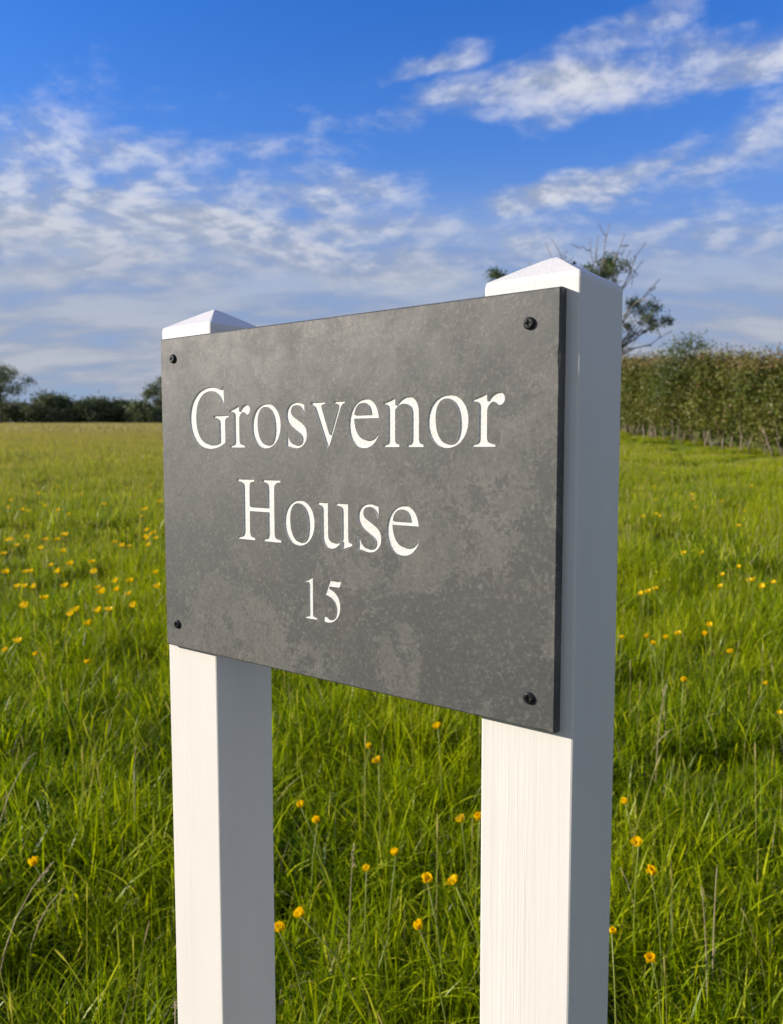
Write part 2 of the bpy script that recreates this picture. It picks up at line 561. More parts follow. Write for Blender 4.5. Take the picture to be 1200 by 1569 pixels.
# ------------------------------------------------------------------ grass
def blades(n, size, hmin, hmax, w0, w1, seg, rng, lean=0.55, tan=0.03, wild=0.0):
    """n curved tapering blades rooted in a square tile"""
    x0 = rng.uniform(-size / 2, size / 2, n)
    y0 = rng.uniform(-size / 2, size / 2, n)
    # tufts: pull part of the roots together
    k = max(4, n // 40)
    tx, ty = rng.uniform(-size / 2, size / 2, k), rng.uniform(-size / 2, size / 2, k)
    ti = rng.integers(0, k, n)
    pull = (rng.random(n) < 0.6) * 0.8
    x0 += (tx[ti] - x0) * pull + rng.normal(0, 0.012, n)
    y0 += (ty[ti] - y0) * pull + rng.normal(0, 0.012, n)
    H = hmin + (hmax - hmin) * rng.beta(2.2, 2.0, n)
    H *= 0.75 + 0.5 * rng.random(k)[ti]
    W = rng.uniform(w0, w1, n)
    az = rng.uniform(0, 2 * np.pi, n)
    ln = np.abs(rng.normal(0, lean, n)) + 0.05
    crv = rng.normal(0.75, 0.65, n)
    face = az + rng.normal(0, 0.7, n) + np.pi / 2
    tone = np.clip(rng.normal(0.44, 0.28, n), 0, 0.89)
    dry = rng.random(n) < tan
    tone[dry] = rng.uniform(0.92, 1.0, dry.sum())
    ss = np.linspace(0, 1, seg + 1)
    ang = ln[:, None] * 0.5 + (ln + crv)[:, None] * ss[None, :] * 0.9
    ang = np.clip(ang, 0.0, 2.3)
    stp = H[:, None] / seg
    hx = np.concatenate([np.zeros((n, 1)), np.cumsum(np.sin(ang[:, :-1]) * stp, 1)], 1)
    hz = np.concatenate([np.zeros((n, 1)), np.cumsum(np.cos(ang[:, :-1]) * stp, 1)], 1)
    cx = x0[:, None] + hx * np.cos(az)[:, None]
    cy = y0[:, None] + hx * np.sin(az)[:, None]
    wd = W[:, None] * np.minimum(1.0, (1.02 - ss[None, :]) * 1.6) * 0.5
    tw = face[:, None] + ss[None, :] * rng.normal(0, 0.6, n)[:, None]
    dx, dy = np.cos(tw) * wd, np.sin(tw) * wd
    A = np.stack([cx - dx, cy - dy, hz], -1)
    B = np.stack([cx + dx, cy + dy, hz], -1)
    V = np.stack([A, B], 2).reshape(-1, 3)
    nv = 2 * (seg + 1)
    base = (np.arange(n) * nv)[:, None]
    s = np.arange(seg)[None, :] * 2
    i = base + s
    Q = np.stack([i, i + 1, i + 3, i + 2], -1).reshape(-1, 4)
    return V, Q, np.repeat(tone, nv)


def stalks(n, size, hmin, hmax, rng, wst=0.0016, whd=0.007, hl=0.07):
    """thin flowering stalks that carry a narrow pale seed head"""
    V, Q, T = [], [], []
    for _ in range(n):
        x, y = rng.uniform(-size / 2, size / 2, 2)
        H = rng.uniform(hmin, hmax)
        az, ln = rng.uniform(0, 6.283), abs(rng.normal(0, 0.28))
        tone = rng.uniform(0.80, 1.0)
        prof = [(0, wst), (0.5, wst), (1 - hl / H, wst * 0.8), (1 - hl * 0.6 / H, whd), (1 - hl * 0.25 / H, whd * 0.8), (1.0, 0.0006)]
        for pl in (0, 1):
            b = len(V)
            for s, w in prof:
                off = H * s * math.sin(ln * (0.4 + 0.6 * s))
                c = (x + off * math.cos(az), y + off * math.sin(az), H * s * math.cos(ln * s))
                a2 = az + pl * math.pi / 2 + 0.4
                V.append((c[0] - math.cos(a2) * w, c[1] - math.sin(a2) * w, c[2]))
                V.append((c[0] + math.cos(a2) * w, c[1] + math.sin(a2) * w, c[2]))
                T += [tone if s > 0.4 else 0.75] * 2
            for k in range(len(prof) - 1):
                Q.append((b + 2 * k, b + 2 * k + 1, b + 2 * k + 3, b + 2 * k + 2))
    return np.array(V), np.array(Q), np.array(T)


def merge(parts):
    V, Q, T = [], [], []
    o = 0
    for v, q, t in parts:
        V.append(v); Q.append(q + o); T.append(t)
        o += len(v)
    return np.concatenate(V), np.concatenate(Q), np.concatenate(T)


def build_grass():
    lib = bpy.data.collections.new('grass_tiles')
    idx = {'near': [], 'mid': [], 'far': [], 'field': []}
    k = 0

    def add(cls, parts):
        nonlocal k
        V, Q, T = merge(parts)
        me = np_mesh('grass_tile', V, Q, GRASS, T)
        o = bpy.data.objects.new('grass_tile_%03d' % k, me)
        lib.objects.link(o)
        idx[cls].append(k)
        k += 1
    for s in range(6):
        r = np.random.default_rng(100 + s)
        add('near', [blades(1500, 0.5, 0.09, 0.25, 0.0032, 0.0080, 7, r, 0.85, 0.012),
                     blades(1100, 0.5, 0.05, 0.17, 0.0034, 0.0085, 4, r, 0.85, 0.03),
                     blades(110, 0.5, 0.05, 0.13, 0.010, 0.017, 5, r, 0.9, 0.0),
                     blades(150, 0.5, 0.07, 0.18, 0.0022, 0.0045, 4, r, 1.5, 0.95),
                     stalks(7, 0.5, 0.22, 0.42, r, 0.0008, 0.0026, 0.05)])
    for s in range(4):
        r = np.random.default_rng(200 + s)
        add('mid', [blades(3600, 1.0, 0.09, 0.27, 0.0045, 0.0105, 4, r, 0.6, 0.02),
                    stalks(36, 1.0, 0.24, 0.42, r, 0.0014, 0.0042, 0.06)])
    for s in range(3):
        r = np.random.default_rng(300 + s)
        add('far', [blades(3400, 2.2, 0.14, 0.33, 0.010, 0.020, 3, r, 0.45, 0.05),
                    stalks(130, 2.2, 0.28, 0.46, r, 0.004, 0.010, 0.09)])
    for s in range(2):
        r = np.random.default_rng(400 + s)
        add('field', [blades(3200, 7.0, 0.20, 0.45, 0.035, 0.07, 2, r, 0.4, 0.1)])
    pts, ii, rr, sc = [], [], [], []
    r = np.random.default_rng(5)

    def fill(cls, step, r0, r1, half, over=1.0):
        lim = r1 + step
        g = np.arange(-lim, lim, step / over)
        X, Y = np.meshgrid(g, g)
        X = X + r.uniform(-0.25, 0.25, X.shape) * step
        Y = Y + r.uniform(-0.25, 0.25, Y.shape) * step
        d = np.hypot(X, Y)
        ang = np.abs(np.arctan2(X, Y))
        keep = (d >= r0) & (d < r1) & ((ang < half) | (d < 2.6))
        for x, y in zip(X[keep], Y[keep]):
            if math.hypot(x, y) < 0.55:
                continue
            pts.append((x, y, float(gz(x, y)) - 0.005))
            ii.append(int(r.choice(idx[cls])))
            rr.append(float(r.uniform(0, 6.283)))
            mown = min(1.0, max(0.0, (x - 0.20 * y - 1.0) / 4.0)) * min(1.0, max(0.0, (y - 9) / 12.0))   # shorter along the hedge
            sc.append(float(r.choice([r.uniform(0.62, 0.9), r.uniform(0.9, 1.3)]) * (1 - 0.5 * mown)))
    fill('near', 0.5, 0.0, 6.5, 0.80, 1.25)
    fill('mid', 1.0, 6.2, 20.0, 0.75, 1.2)
    fill('far', 2.2, 19.0, 70.0, 0.70, 1.15)
    fill('field', 7.0, 66.0, 275.0, 0.66, 1.15)
    me = bpy.data.meshes.new('meadow_grass')
    me.from_pydata(pts, [], [])
    for nm, typ, dat in (('tile', 'INT', ii), ('turn', 'FLOAT', rr), ('size', 'FLOAT', sc)):
        a = me.attributes.new(nm, typ, 'POINT')
        a.data.foreach_set('value', dat)
    me.materials.append(GRASS)
    o = tag(link_mesh('meadow_grass', me), 'long lush meadow grass covering the whole field', 'grass', kind='stuff')
    ng = bpy.data.node_groups.new('grass_scatter', 'GeometryNodeTree')
    ng.interface.new_socket('Geometry', in_out='INPUT', socket_type='NodeSocketGeometry')
    ng.interface.new_socket('Geometry', in_out='OUTPUT', socket_type='NodeSocketGeometry')
    t = NT(ng)
    gi, go = t.n('NodeGroupInput'), t.n('NodeGroupOutput')
    ci = t.n('GeometryNodeCollectionInfo')
    ci.inputs['Collection'].default_value = lib
    ci.inputs['Separate Children'].default_value = True
    ci.inputs['Reset Children'].default_value = True
    iop = t.n('GeometryNodeInstanceOnPoints')
    m2p = t.n('GeometryNodeMeshToPoints')
    t.link(gi.outputs[0], m2p.inputs['Mesh'])
    t.link(m2p.outputs[0], iop.inputs['Points'])
    t.link(ci.outputs[0], iop.inputs['Instance'])
    iop.inputs['Pick Instance'].default_value = True

    def att(nm, typ):
        a = t.n('GeometryNodeInputNamedAttribute', data_type=typ)
        a.inputs['Name'].default_value = nm
        return a.outputs['Attribute']
    t.link(att('tile', 'INT'), iop.inputs['Instance Index'])
    cx = t.n('ShaderNodeCombineXYZ')
    t.link(att('turn', 'FLOAT'), cx.inputs[2])
    t.link(cx.outputs[0], iop.inputs['Rotation'])
    t.link(att('size', 'FLOAT'), iop.inputs['Scale'])
    t.link(iop.outputs[0], go.inputs[0])
    md = o.modifiers.new('scatter', 'NODES')
    md.node_group = ng


build_grass()


# ------------------------------------------------------------------ leaves for trees and hedges
def leaf_cloud(C, size, rng, tone, aspect=0.55, up=0.25, fold=0.25):
    """one small folded leaf (two triangles pairs) at every centre"""
    n = len(C)
    a = rng.normal(0, 1, (n, 3))
    a[:, 2] = a[:, 2] * 0.6 - up
    a /= np.linalg.norm(a, axis=1)[:, None]
    b = np.cross(a, rng.normal(0, 1, (n, 3)))
    b /= np.linalg.norm(b, axis=1)[:, None] + 1e-9
    c = np.cross(a, b)
    L = size * rng.uniform(0.6, 1.35, n)[:, None]
    Wd = L * aspect * 0.5
    p0 = C - a * L * 0.5
    p2 = C + a * L * 0.5
    p1 = C + b * Wd + c * Wd * fold
    p3 = C - b * Wd + c * Wd * fold
    V = np.stack([p0, p1, p2, p3], 1).reshape(-1, 3)
    i = np.arange(n)[:, None] * 4
    Q = np.concatenate([i, i + 1, i + 2, i + 3], 1)
    return V, Q, np.repeat(tone, 4)


# ------------------------------------------------------------------ the hedge on the right
HEDGE = [(17.6, 22.0), (16.6, 27.0), (15.75, 32.0), (14.2, 40.0), (13.4, 46.0), (12.6, 53.0), (11.9, 60.0)]


def hedge_at(s):
    f = s * (len(HEDGE) - 1)
    i = min(int(f), len(HEDGE) - 2)
    f -= i
    return (HEDGE[i][0] * (1 - f) + HEDGE[i + 1][0] * f, HEDGE[i][1] * (1 - f) + HEDGE[i + 1][1] * f)


def build_hedge():
    root = empty('hedge', (15.75, 32.0, float(gz(15.75, 32.0))))
    inv = Matrix.Translation(-Vector(root.location))
    tag(root, 'long tall field hedge with reddish clipped top and bare stems at its foot', 'hedge')
    r = np.random.default_rng(21)
    # clumps of leaf over the face, top and body of the hedge
    C, T = [], []
    ns = 4300
    for _ in range(ns):
        s = r.uniform(0, 1)
        hx, hy = hedge_at(s)
        g = float(gz(hx, hy))
        Ht = 3.74 + 0.08 * math.sin(hy * 0.9) + 0.07 * math.sin(hy * 2.3 + 1) + 0.06 * math.sin(hy * 5.1)
        u = r.random()
        if u < 0.62:
            off, h = r.normal(-0.95, 0.22), r.uniform(0.75, Ht)
        elif u < 0.82:
            off, h = r.uniform(-1.0, 1.1), r.normal(Ht - 0.12, 0.14)
        else:
            off, h = r.uniform(-0.6, 1.3), r.uniform(0.35, Ht)
        off += 0.28 * math.sin(hy * 1.7) * (0.4 + h / Ht * 0.6)
        n = int(r.integers(35, 80))
        rad = r.uniform(0.16, 0.42)
        ct = np.array([hx + off, hy + r.normal(0, .1), g + h])
        p = ct + r.normal(0, 1, (n, 3)) * np.array([rad, rad, rad * 1.25]) * 0.62
        p[:, 2] = np.maximum(p[:, 2], g + (0.50 + 0.22 * math.sin(hy * 1.1) + 0.12 * math.sin(hy * 3.7) if off < -0.4 else 0.1) + 0.5 * r.random(n) ** 2)
        base = r.normal(0.40, 0.16) + (0.07 if h < Ht * 0.6 else 0)
        tn = np.clip(r.normal(base, 0.11, n), 0, 0.78)
        red = r.random(n) < np.clip((p[:, 2] - g - Ht + 0.6) * 0.8, 0.06, 0.55)
        tn[red] = r.uniform(0.78, 0.95, red.sum())
        C.append(p); T.append(tn)
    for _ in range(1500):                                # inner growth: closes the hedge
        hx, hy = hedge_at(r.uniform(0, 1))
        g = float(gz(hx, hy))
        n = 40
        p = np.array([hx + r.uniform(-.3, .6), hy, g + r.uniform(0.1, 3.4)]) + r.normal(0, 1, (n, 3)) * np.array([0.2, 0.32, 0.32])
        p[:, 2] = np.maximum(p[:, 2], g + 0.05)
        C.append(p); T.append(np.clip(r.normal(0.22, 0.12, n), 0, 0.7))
    # straight young shoots along the top
    for _ in range(330):
        s = r.uniform(0, 1)
        hx, hy = hedge_at(s)
        g = float(gz(hx, hy))
        Ht = 3.74 + 0.08 * math.sin(hy * 0.9) + 0.07 * math.sin(hy * 2.3 + 1) + 0.06 * math.sin(hy * 5.1)
        L = r.gamma(2.0, 0.11)
        n = int(8 + L * 22)
        f = r.random(n)
        p = np.stack([hx + r.uniform(-1, .9) + r.normal(0, .05, n) + f * r.normal(0, .12), hy + r.normal(0, .05, n) + f * r.normal(0, .12),
                      g + Ht - 0.1 + f * L], 1)
        C.append(p); T.append(np.clip(r.normal(0.62, 0.16, n), 0.2, 0.92))
    C = np.concatenate(C); T = np.concatenate(T)
    V, Q, T = leaf_cloud(C - np.array(root.location), 0.115, r, T)
    link_mesh('foliage', np_mesh('foliage', V, Q, HEDGE_LEAF, T), root)
    # lumpy dark sheets added for the inner twigs, so no sky shows through
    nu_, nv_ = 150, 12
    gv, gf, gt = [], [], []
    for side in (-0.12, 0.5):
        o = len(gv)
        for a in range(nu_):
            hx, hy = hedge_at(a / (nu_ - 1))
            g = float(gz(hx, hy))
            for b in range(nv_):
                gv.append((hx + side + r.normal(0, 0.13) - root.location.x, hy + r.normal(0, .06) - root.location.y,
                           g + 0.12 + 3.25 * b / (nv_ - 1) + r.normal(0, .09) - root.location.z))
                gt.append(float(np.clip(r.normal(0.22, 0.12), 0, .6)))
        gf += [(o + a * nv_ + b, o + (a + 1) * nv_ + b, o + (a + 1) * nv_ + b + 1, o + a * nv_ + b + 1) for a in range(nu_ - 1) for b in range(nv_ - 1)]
    link_mesh('inner_twig_sheet', np_mesh('inner_twig_sheet', gv, gf, HEDGE_LEAF, gt), root)
    # bare stems at the foot
    for i in range(105):
        s = 0.02 + 0.80 * (i + r.uniform(-0.9, 0.9)) / 105
        hx, hy = hedge_at(s)
        x, y = hx - 0.85 + r.normal(0, 0.28), hy
        g = float(gz(x, y))
        path = [Vector((x, y, g - 0.06))]
        dx, dy = r.normal(0, 0.05), r.normal(0, 0.05)
        hh = r.uniform(0.7, 1.5)
        for q in range(1, 5):
            path.append(Vector((x + dx * q + r.normal(0, .03), y + dy * q + r.normal(0, .03), g + hh * q / 4)))
        rad = r.choice([r.uniform(0.012, 0.03), r.uniform(0.025, 0.055)])
        v, f = tube([inv @ p for p in path], [rad * (1 - 0.12 * q) for q in range(5)], 7)
        mesh_obj('stem', v, f, HEDGE_BARK, root, True)


build_hedge()


def branch_tree(base, height, lean, r0, rng, mat, root, clumps, twigs, trunk_top):
    """trunk and limbs that reach the given clump centres (world coordinates)"""
    base = Vector(base)
    tv, tf = [], []
    path, rad = [], []
    top = Vector(trunk_top)
    for i in range(9):
        f = i / 8
        p = base.lerp(top, f) + Vector((math.sin(f * 5) * 0.10, math.cos(f * 4) * 0.1, 0)) * (1 if 0 < i else 0)
        path.append(p)
        rad.append(r0 * (1 - 0.82 * f))
    inv = -base
    v, f = tube([p + inv for p in path], rad, 9)
    mesh_obj('trunk', v, f, mat, root, True)

    def limb(a, b, r1, sag):
        pts = []
        n = 7
        for i in range(n + 1):
            f = i / n
            p = a.lerp(b, f)
            p.z += math.sin(f * math.pi) * sag
            if 0 < i < n:
                p += Vector((rng.normal(0, .07), rng.normal(0, .07), rng.normal(0, .05)))
            pts.append(p)
        return pts, [max(0.022, r1 * (1 - 0.80 * i / n)) for i in range(n + 1)]
    for (c, w) in clumps + twigs:
        c = Vector(c)
        hgt = min(max((c.z - base.z) * 0.62 / (top.z - base.z), 0.35), 0.93)
        k = int(hgt * 8)
        a = path[k]
        pts, rr = limb(a, c, 0.085 if w else 0.07, rng.uniform(-0.5, 0.2))
        parts = [tube([p + inv for p in pts], rr, 5)]
        for j in range(5 if w else 4):                 # side twigs
            s = int(rng.integers(3, 7))
            q = pts[s]
            e = q + Vector((rng.normal(0, .55), rng.normal(0, .5), rng.normal(0.12, .42)))
            p2, r2 = limb(q, e, 0.036, rng.uniform(-0.12, 0.12))
            parts.append(tube([p + inv for p in p2], r2, 4))
        v, f = join(parts)
        mesh_obj('branch', v, f, mat, root, True)


def at_depth(px, py, Y):
    d = ray(px, py)
    p = d * (Y / d.y)
    return Vector((p.x, p.y, EYE + p.z))


def build_ash():
    Y = 47.0
    r = np.random.default_rng(77)
    b = at_depth(884, 640, Y)
    g = float(gz(b.x, b.y))
    base = (b.x, b.y, g)
    root = empty('ash_tree', base)
    tag(root, 'sparse half bare tree with dark leaf clumps rising behind the right post', 'tree')
    clumps, twigs = [], []
    spots = [(930, 402, 1.0), (921, 420, .8), (945, 415, .6), (905, 410, .5), (985, 487, .8), (1000, 480, .6), (1014, 494, .7),
             (757, 425, .6), (770, 432, .5), (964, 468, .5), (968, 505, .3), (822, 452, .7), (800, 480, .8), (850, 470, .8), (880, 440, .7), (700, 480, .6), (740, 500, .7)]
    for px, py, s in spots:
        clumps.append((at_depth(px, py, Y + r.uniform(-1.6, 1.6)), s))
    for px, py in [(845, 366), (935, 342), (917, 362), (958, 358), (990, 372), (1012, 428), (1004, 440), (967, 384), (1030, 508), (975, 520), (836, 372), (808, 400), (952, 528), (740, 450), (1008, 470), (985, 400), (958, 378), (905, 366), (1024, 488)]:
        twigs.append((at_depth(px, py, Y + r.uniform(-1.6, 1.6)), 0))
    tt = at_depth(926, 400, Y)
    branch_tree(base, 12, 0, 0.26, r, ASH_BARK, root, clumps, twigs, tt)
    C, T = [], []
    for c, s in clumps:
        n = int(210 * s)
        for q in range(3):
            cc = np.array(c) + r.normal(0, 0.24, 3)
            C.append(cc + r.normal(0, 1, (n, 3)) * np.array([0.21, 0.21, 0.16]) * (0.6 + 0.55 * s))
            T.append(np.clip(r.normal(0.45, 0.25, n), 0, 1))
    C = np.concatenate(C) - np.array(base)
    V, Q, T = leaf_cloud(C, 0.15, r, np.concatenate(T), 0.5)
    link_mesh('crown', np_mesh('crown', V, Q, ASH_LEAF, T), root)


build_ash()


def build_elder():
    Y = 37.6
    r = np.random.default_rng(31)
    b = at_depth(1052, 600, Y + 1.2)
    g = float(gz(b.x, b.y))
    root = empty('elder_shrub', (b.x, b.y, g))
    tag(root, 'pale leafy shrub poking up above the top of the hedge', 'shrub')
    mesh_obj('trunk', *tube([(0, 0, -0.05), (0.05, 0, 1.2), (-0.05, 0.1, 2.6), (0.05, 0.05, 4.2)], [0.09, 0.07, 0.05, 0.02], 7), HEDGE_BARK, root, True)
    C, T = [], []
    for px, py, s in [(1052, 528, 1), (1072, 530, .8), (1035, 535, .9), (1048, 545, 1), (1030, 560, 1), (1020, 580, .9), (1060, 550, .9), (1012, 600, .7), (1024, 540, .5), (1082, 540, .5), (1015, 565, .6)]:
        c = np.array(at_depth(px, py, Y + r.uniform(-.5, .3))) - np.array(root.location)
        n = int(230 * s)
        C.append(c + r.normal(0, 1, (n, 3)) * np.array([0.28, 0.26, 0.24]))
        T.append(np.clip(r.normal(0.5, 0.24, n), 0, 1))
    V, Q, T = leaf_cloud(np.concatenate(C), 0.13, r, np.concatenate(T), 0.5)
    link_mesh('crown', np_mesh('crown', V, Q, ELDER_LEAF, T), root)


build_elder()


# ------------------------------------------------------------------ far trees over the left of the field
def far_tree(name, px, Y, width, height, label, seed, airy=False, cat='tree', group=None):
    r = np.random.default_rng(seed)
    d = ray(px, 688)
    x = d.x / d.y * Y
    g = float(gz(x, Y))
    root = empty(name, (x, Y, g))
    tag(root, label, cat, group or 'trees along the far edge of the field')
    th = height * (0.55 if airy else 0.4)
    parts = [tube([(0, 0, -0.3), (0.1, 0, th * 0.5), (0.0, 0.1, th), (0.2, 0, height * 0.85)], [height * .03, height * .024, height * .018, height * .004], 7)]
    C, T = [], []
    nb = 26 if airy else 30
    for i in range(nb):
        if airy:
            a = r.uniform(0, 6.283)
            rr = width / 2 * math.sqrt(r.random())
            z = height * r.uniform(0.34, 1.0)
            rr *= math.sqrt(max(0.05, 1 - ((z / height - 0.66) / 0.40) ** 2))
            s = width * r.uniform(0.05, 0.10)
            n = 190
        else:
            a = r.uniform(0, 6.283)
            z = height * (0.06 + 0.86 * r.random())
            rr = width / 2 * math.sqrt(r.random()) * math.sqrt(max(0.06, 1 - (z / height - 0.25) ** 2 * 1.7))
            s = min(width, height * 1.6) * r.uniform(0.07, 0.13)
            n = 300
        c = np.array([rr * math.cos(a), rr * math.sin(a), z])
        C.append(c + r.normal(0, 1, (n, 3)) * s * np.array([1, 1, 0.75]))
        T.append(np.clip(r.normal(r.uniform(.25, .7), 0.14, n), 0, 1))
        if airy or i % 3 == 0:
            st = Vector((0, 0, th * r.uniform(0.5, 1.0)))
            parts.append(tube([st, st.lerp(Vector(c), 0.5) + Vector((0, 0, 0.3)), Vector(c)], [height * .010, height * .006, height * .002], 5))
    v, f = join(parts)
    mesh_obj('trunk', v, f, FAR_BARK, root, True)
    C = np.concatenate(C)
    C[:, 2] = np.abs(C[:, 2])
    V, Q, T = leaf_cloud(C, 0.5 if airy else 0.6, r, np.concatenate(T), 0.6)
    link_mesh('crown', np_mesh('crown', V, Q, FAR_LEAF, T), root)


FARS = [
    # px, Y, width, height, label
    ('tree', 3, 205, 15.5, 14.5, 'tall airy tree at the far left, highest on the field edge', True),
    ('bush', -40, 215, 16, 6.4, 'dark bush left of the tall airy tree, cut by the picture edge', False),
    ('bush', 40, 215, 14, 5.4, 'dark bush at the foot of the tall airy tree', False),
    ('bush', 74, 214, 11.5, 7.4, 'rounded bush just right of the tall airy tree, highest of the low bushes', False),
    ('bush', 106, 217, 10.5, 6.6, 'dark bush with a pointed top next right of the rounded one', False),
    ('bush', 140, 216, 13, 6.2, 'broad low bush in the middle of the far row', False),
    ('bush', 174, 218, 11, 5.7, 'dark bush near the right end of the far row, before the gap', False),
    ('bush', 205, 262, 12, 6.5, 'low pale bush seen farther off in the gap of the far row', False),
    ('bush', 226, 205, 9.5, 5.2, 'green bush right of the gap, beside the plaque edge', False),
    ('tree', 247, 212, 9.5, 11.5, 'slim tree half hidden behind the left edge of the plaque', True),
    ('bush', 285, 214, 18, 6.0, 'far bush behind the left part of the plaque, first right of the slim tree', False),
    ('bush', 350, 216, 20, 6.5, 'far bush behind the plaque, second right of the slim tree', False),
    ('bush', 430, 220, 20, 7, 'far bush behind the plaque, third right of the slim tree', False),
    ('bush', 520, 220, 22, 6.5, 'far bush behind the plaque, fourth right of the slim tree', False),
    ('bush', 620, 222, 24, 7.0, 'far bush behind the plaque, fifth right of the slim tree', False),
    ('bush', 720, 222, 24, 7.0, 'far bush behind the right of the plaque, last of the far row', False),
]
for i, (nm, px, Y, w, h, lab, airy) in enumerate(FARS):
    far_tree('far_tree' if nm == 'tree' else 'far_bush', px, Y, w, h, lab, 500 + i, airy, nm)


# ------------------------------------------------------------------ the house sign
YAW = 0.65366
O = Vector((0.11598, 0.54492, 0))
UVEC = Vector((math.cos(YAW), -math.sin(YAW), 0))
UM = -0.21                                     # middle of the sign, in plaque coordinates
SIGN = O + UVEC * UM
SZ = float(gz(SIGN.x, SIGN.y))
sign = empty('house_sign', (SIGN.x, SIGN.y, SZ), -YAW)
tag(sign, 'white two post house sign with a dark slate plaque reading Grosvenor House 15', 'sign')
PB = EYE - 0.19386 - SZ                        # bottom of the plaque above the ground at the sign
PW, PH, PT = 0.42265, 0.300, 0.00824
POSTB = 0.07283


def L(u, d, v):
    """plaque coordinates (u right, d into the picture, v up) -> local to the sign"""
    return Vector((u - UM, d, PB + v))


def fill2d(contours, name):
    """even-odd filled flat mesh of closed contours -> (verts2d, faces)"""
    cu = bpy.data.curves.new(name, 'CURVE')
    cu.dimensions = '2D'
    cu.fill_mode = 'BOTH'
    S = 100.0
    for c in contours:
        sp = cu.splines.new('POLY')
        sp.points.add(len(c) - 1)
        for p, (x, y) in zip(sp.points, c):
            p.co = (x * S, y * S, 0, 1)
        sp.use_cyclic_u = True
    ob = bpy.data.objects.new(name, cu)
    COL.objects.link(ob)
    dg = bpy.context.evaluated_depsgraph_get()
    me = bpy.data.meshes.new_from_object(ob.evaluated_get(dg))
    V = [(v.co.x / S, v.co.y / S) for v in me.vertices]
    F = [tuple(p.vertices) for p in me.polygons]
    bpy.data.objects.remove(ob)
    bpy.data.curves.remove(cu)
    bpy.data.meshes.remove(me)
    return V, F


def build_post(u0, mat, hc, seed):
    """square post with bevelled edges and a weathered (four sided) top"""
    r = random.Random(seed)
    b, ap, rv = POSTB, 0.0205, 0.0016
    half = b / 2
    c = L(u0 + half, half, 0)
    zs = [-0.45, PB - 0.9, PB - 0.6, PB - 0.3, PB, PB + hc - 0.004]
    V, F = [], []

    def ring(z, h, bev):
        s = len(V)
        for sx, sy in ((-1, -1), (1, -1), (1, 1), (-1, 1)):
            pts = [(sx * h, sy * (h - bev)), (sx * (h - bev * .3), sy * (h - bev * .3)), (sx * (h - bev), sy * h)]
            if sx * sy < 0:
                pts = pts[::-1]
            for x, y in pts:
                V.append((c.x + x, c.y + y, z))
        return s
    rs = [ring(z, half + r.uniform(-.0002, .0002), rv) for z in zs]
    # the edge between side and top is rounded over a few steps, then slopes to the apex
    k = ap / half
    for dz, ins in ((-0.0010, 0.0003), (0.0004, 0.0011), (0.0018, 0.0034)):
        rs.append(ring(PB + hc + dz, half - ins, rv))
    for f in (0.55, 0.2, 0.06):
        rs.append(ring(PB + hc + ap * (1 - f) - (0.0004 if f < .1 else 0), half * f, rv * f))
    n = 12
    for a, bb in zip(rs[:-1], rs[1:]):
        for i in range(n):
            j = (i + 1) % n
            F.append((a + i, a + j, bb + j, bb + i))
    F.append(tuple(rs[-1] + i for i in range(n)))
    F.append(tuple(reversed([rs[0] + i for i in range(n)])))
    o = mesh_obj('post', V, F, mat, sign)
    me = o.data
    bm = bmesh.new()
    bm.from_mesh(me)
    bmesh.ops.recalc_face_normals(bm, faces=bm.faces)
    bm.to_mesh(me)
    bm.free()
    return o


build_post(-0.43055, POST_L, 0.31194, 1)['label'] = 'left post, smoothly painted'
build_post(-0.06297, POST_R, 0.31059, 2)['label'] = 'right post, with raised grain'

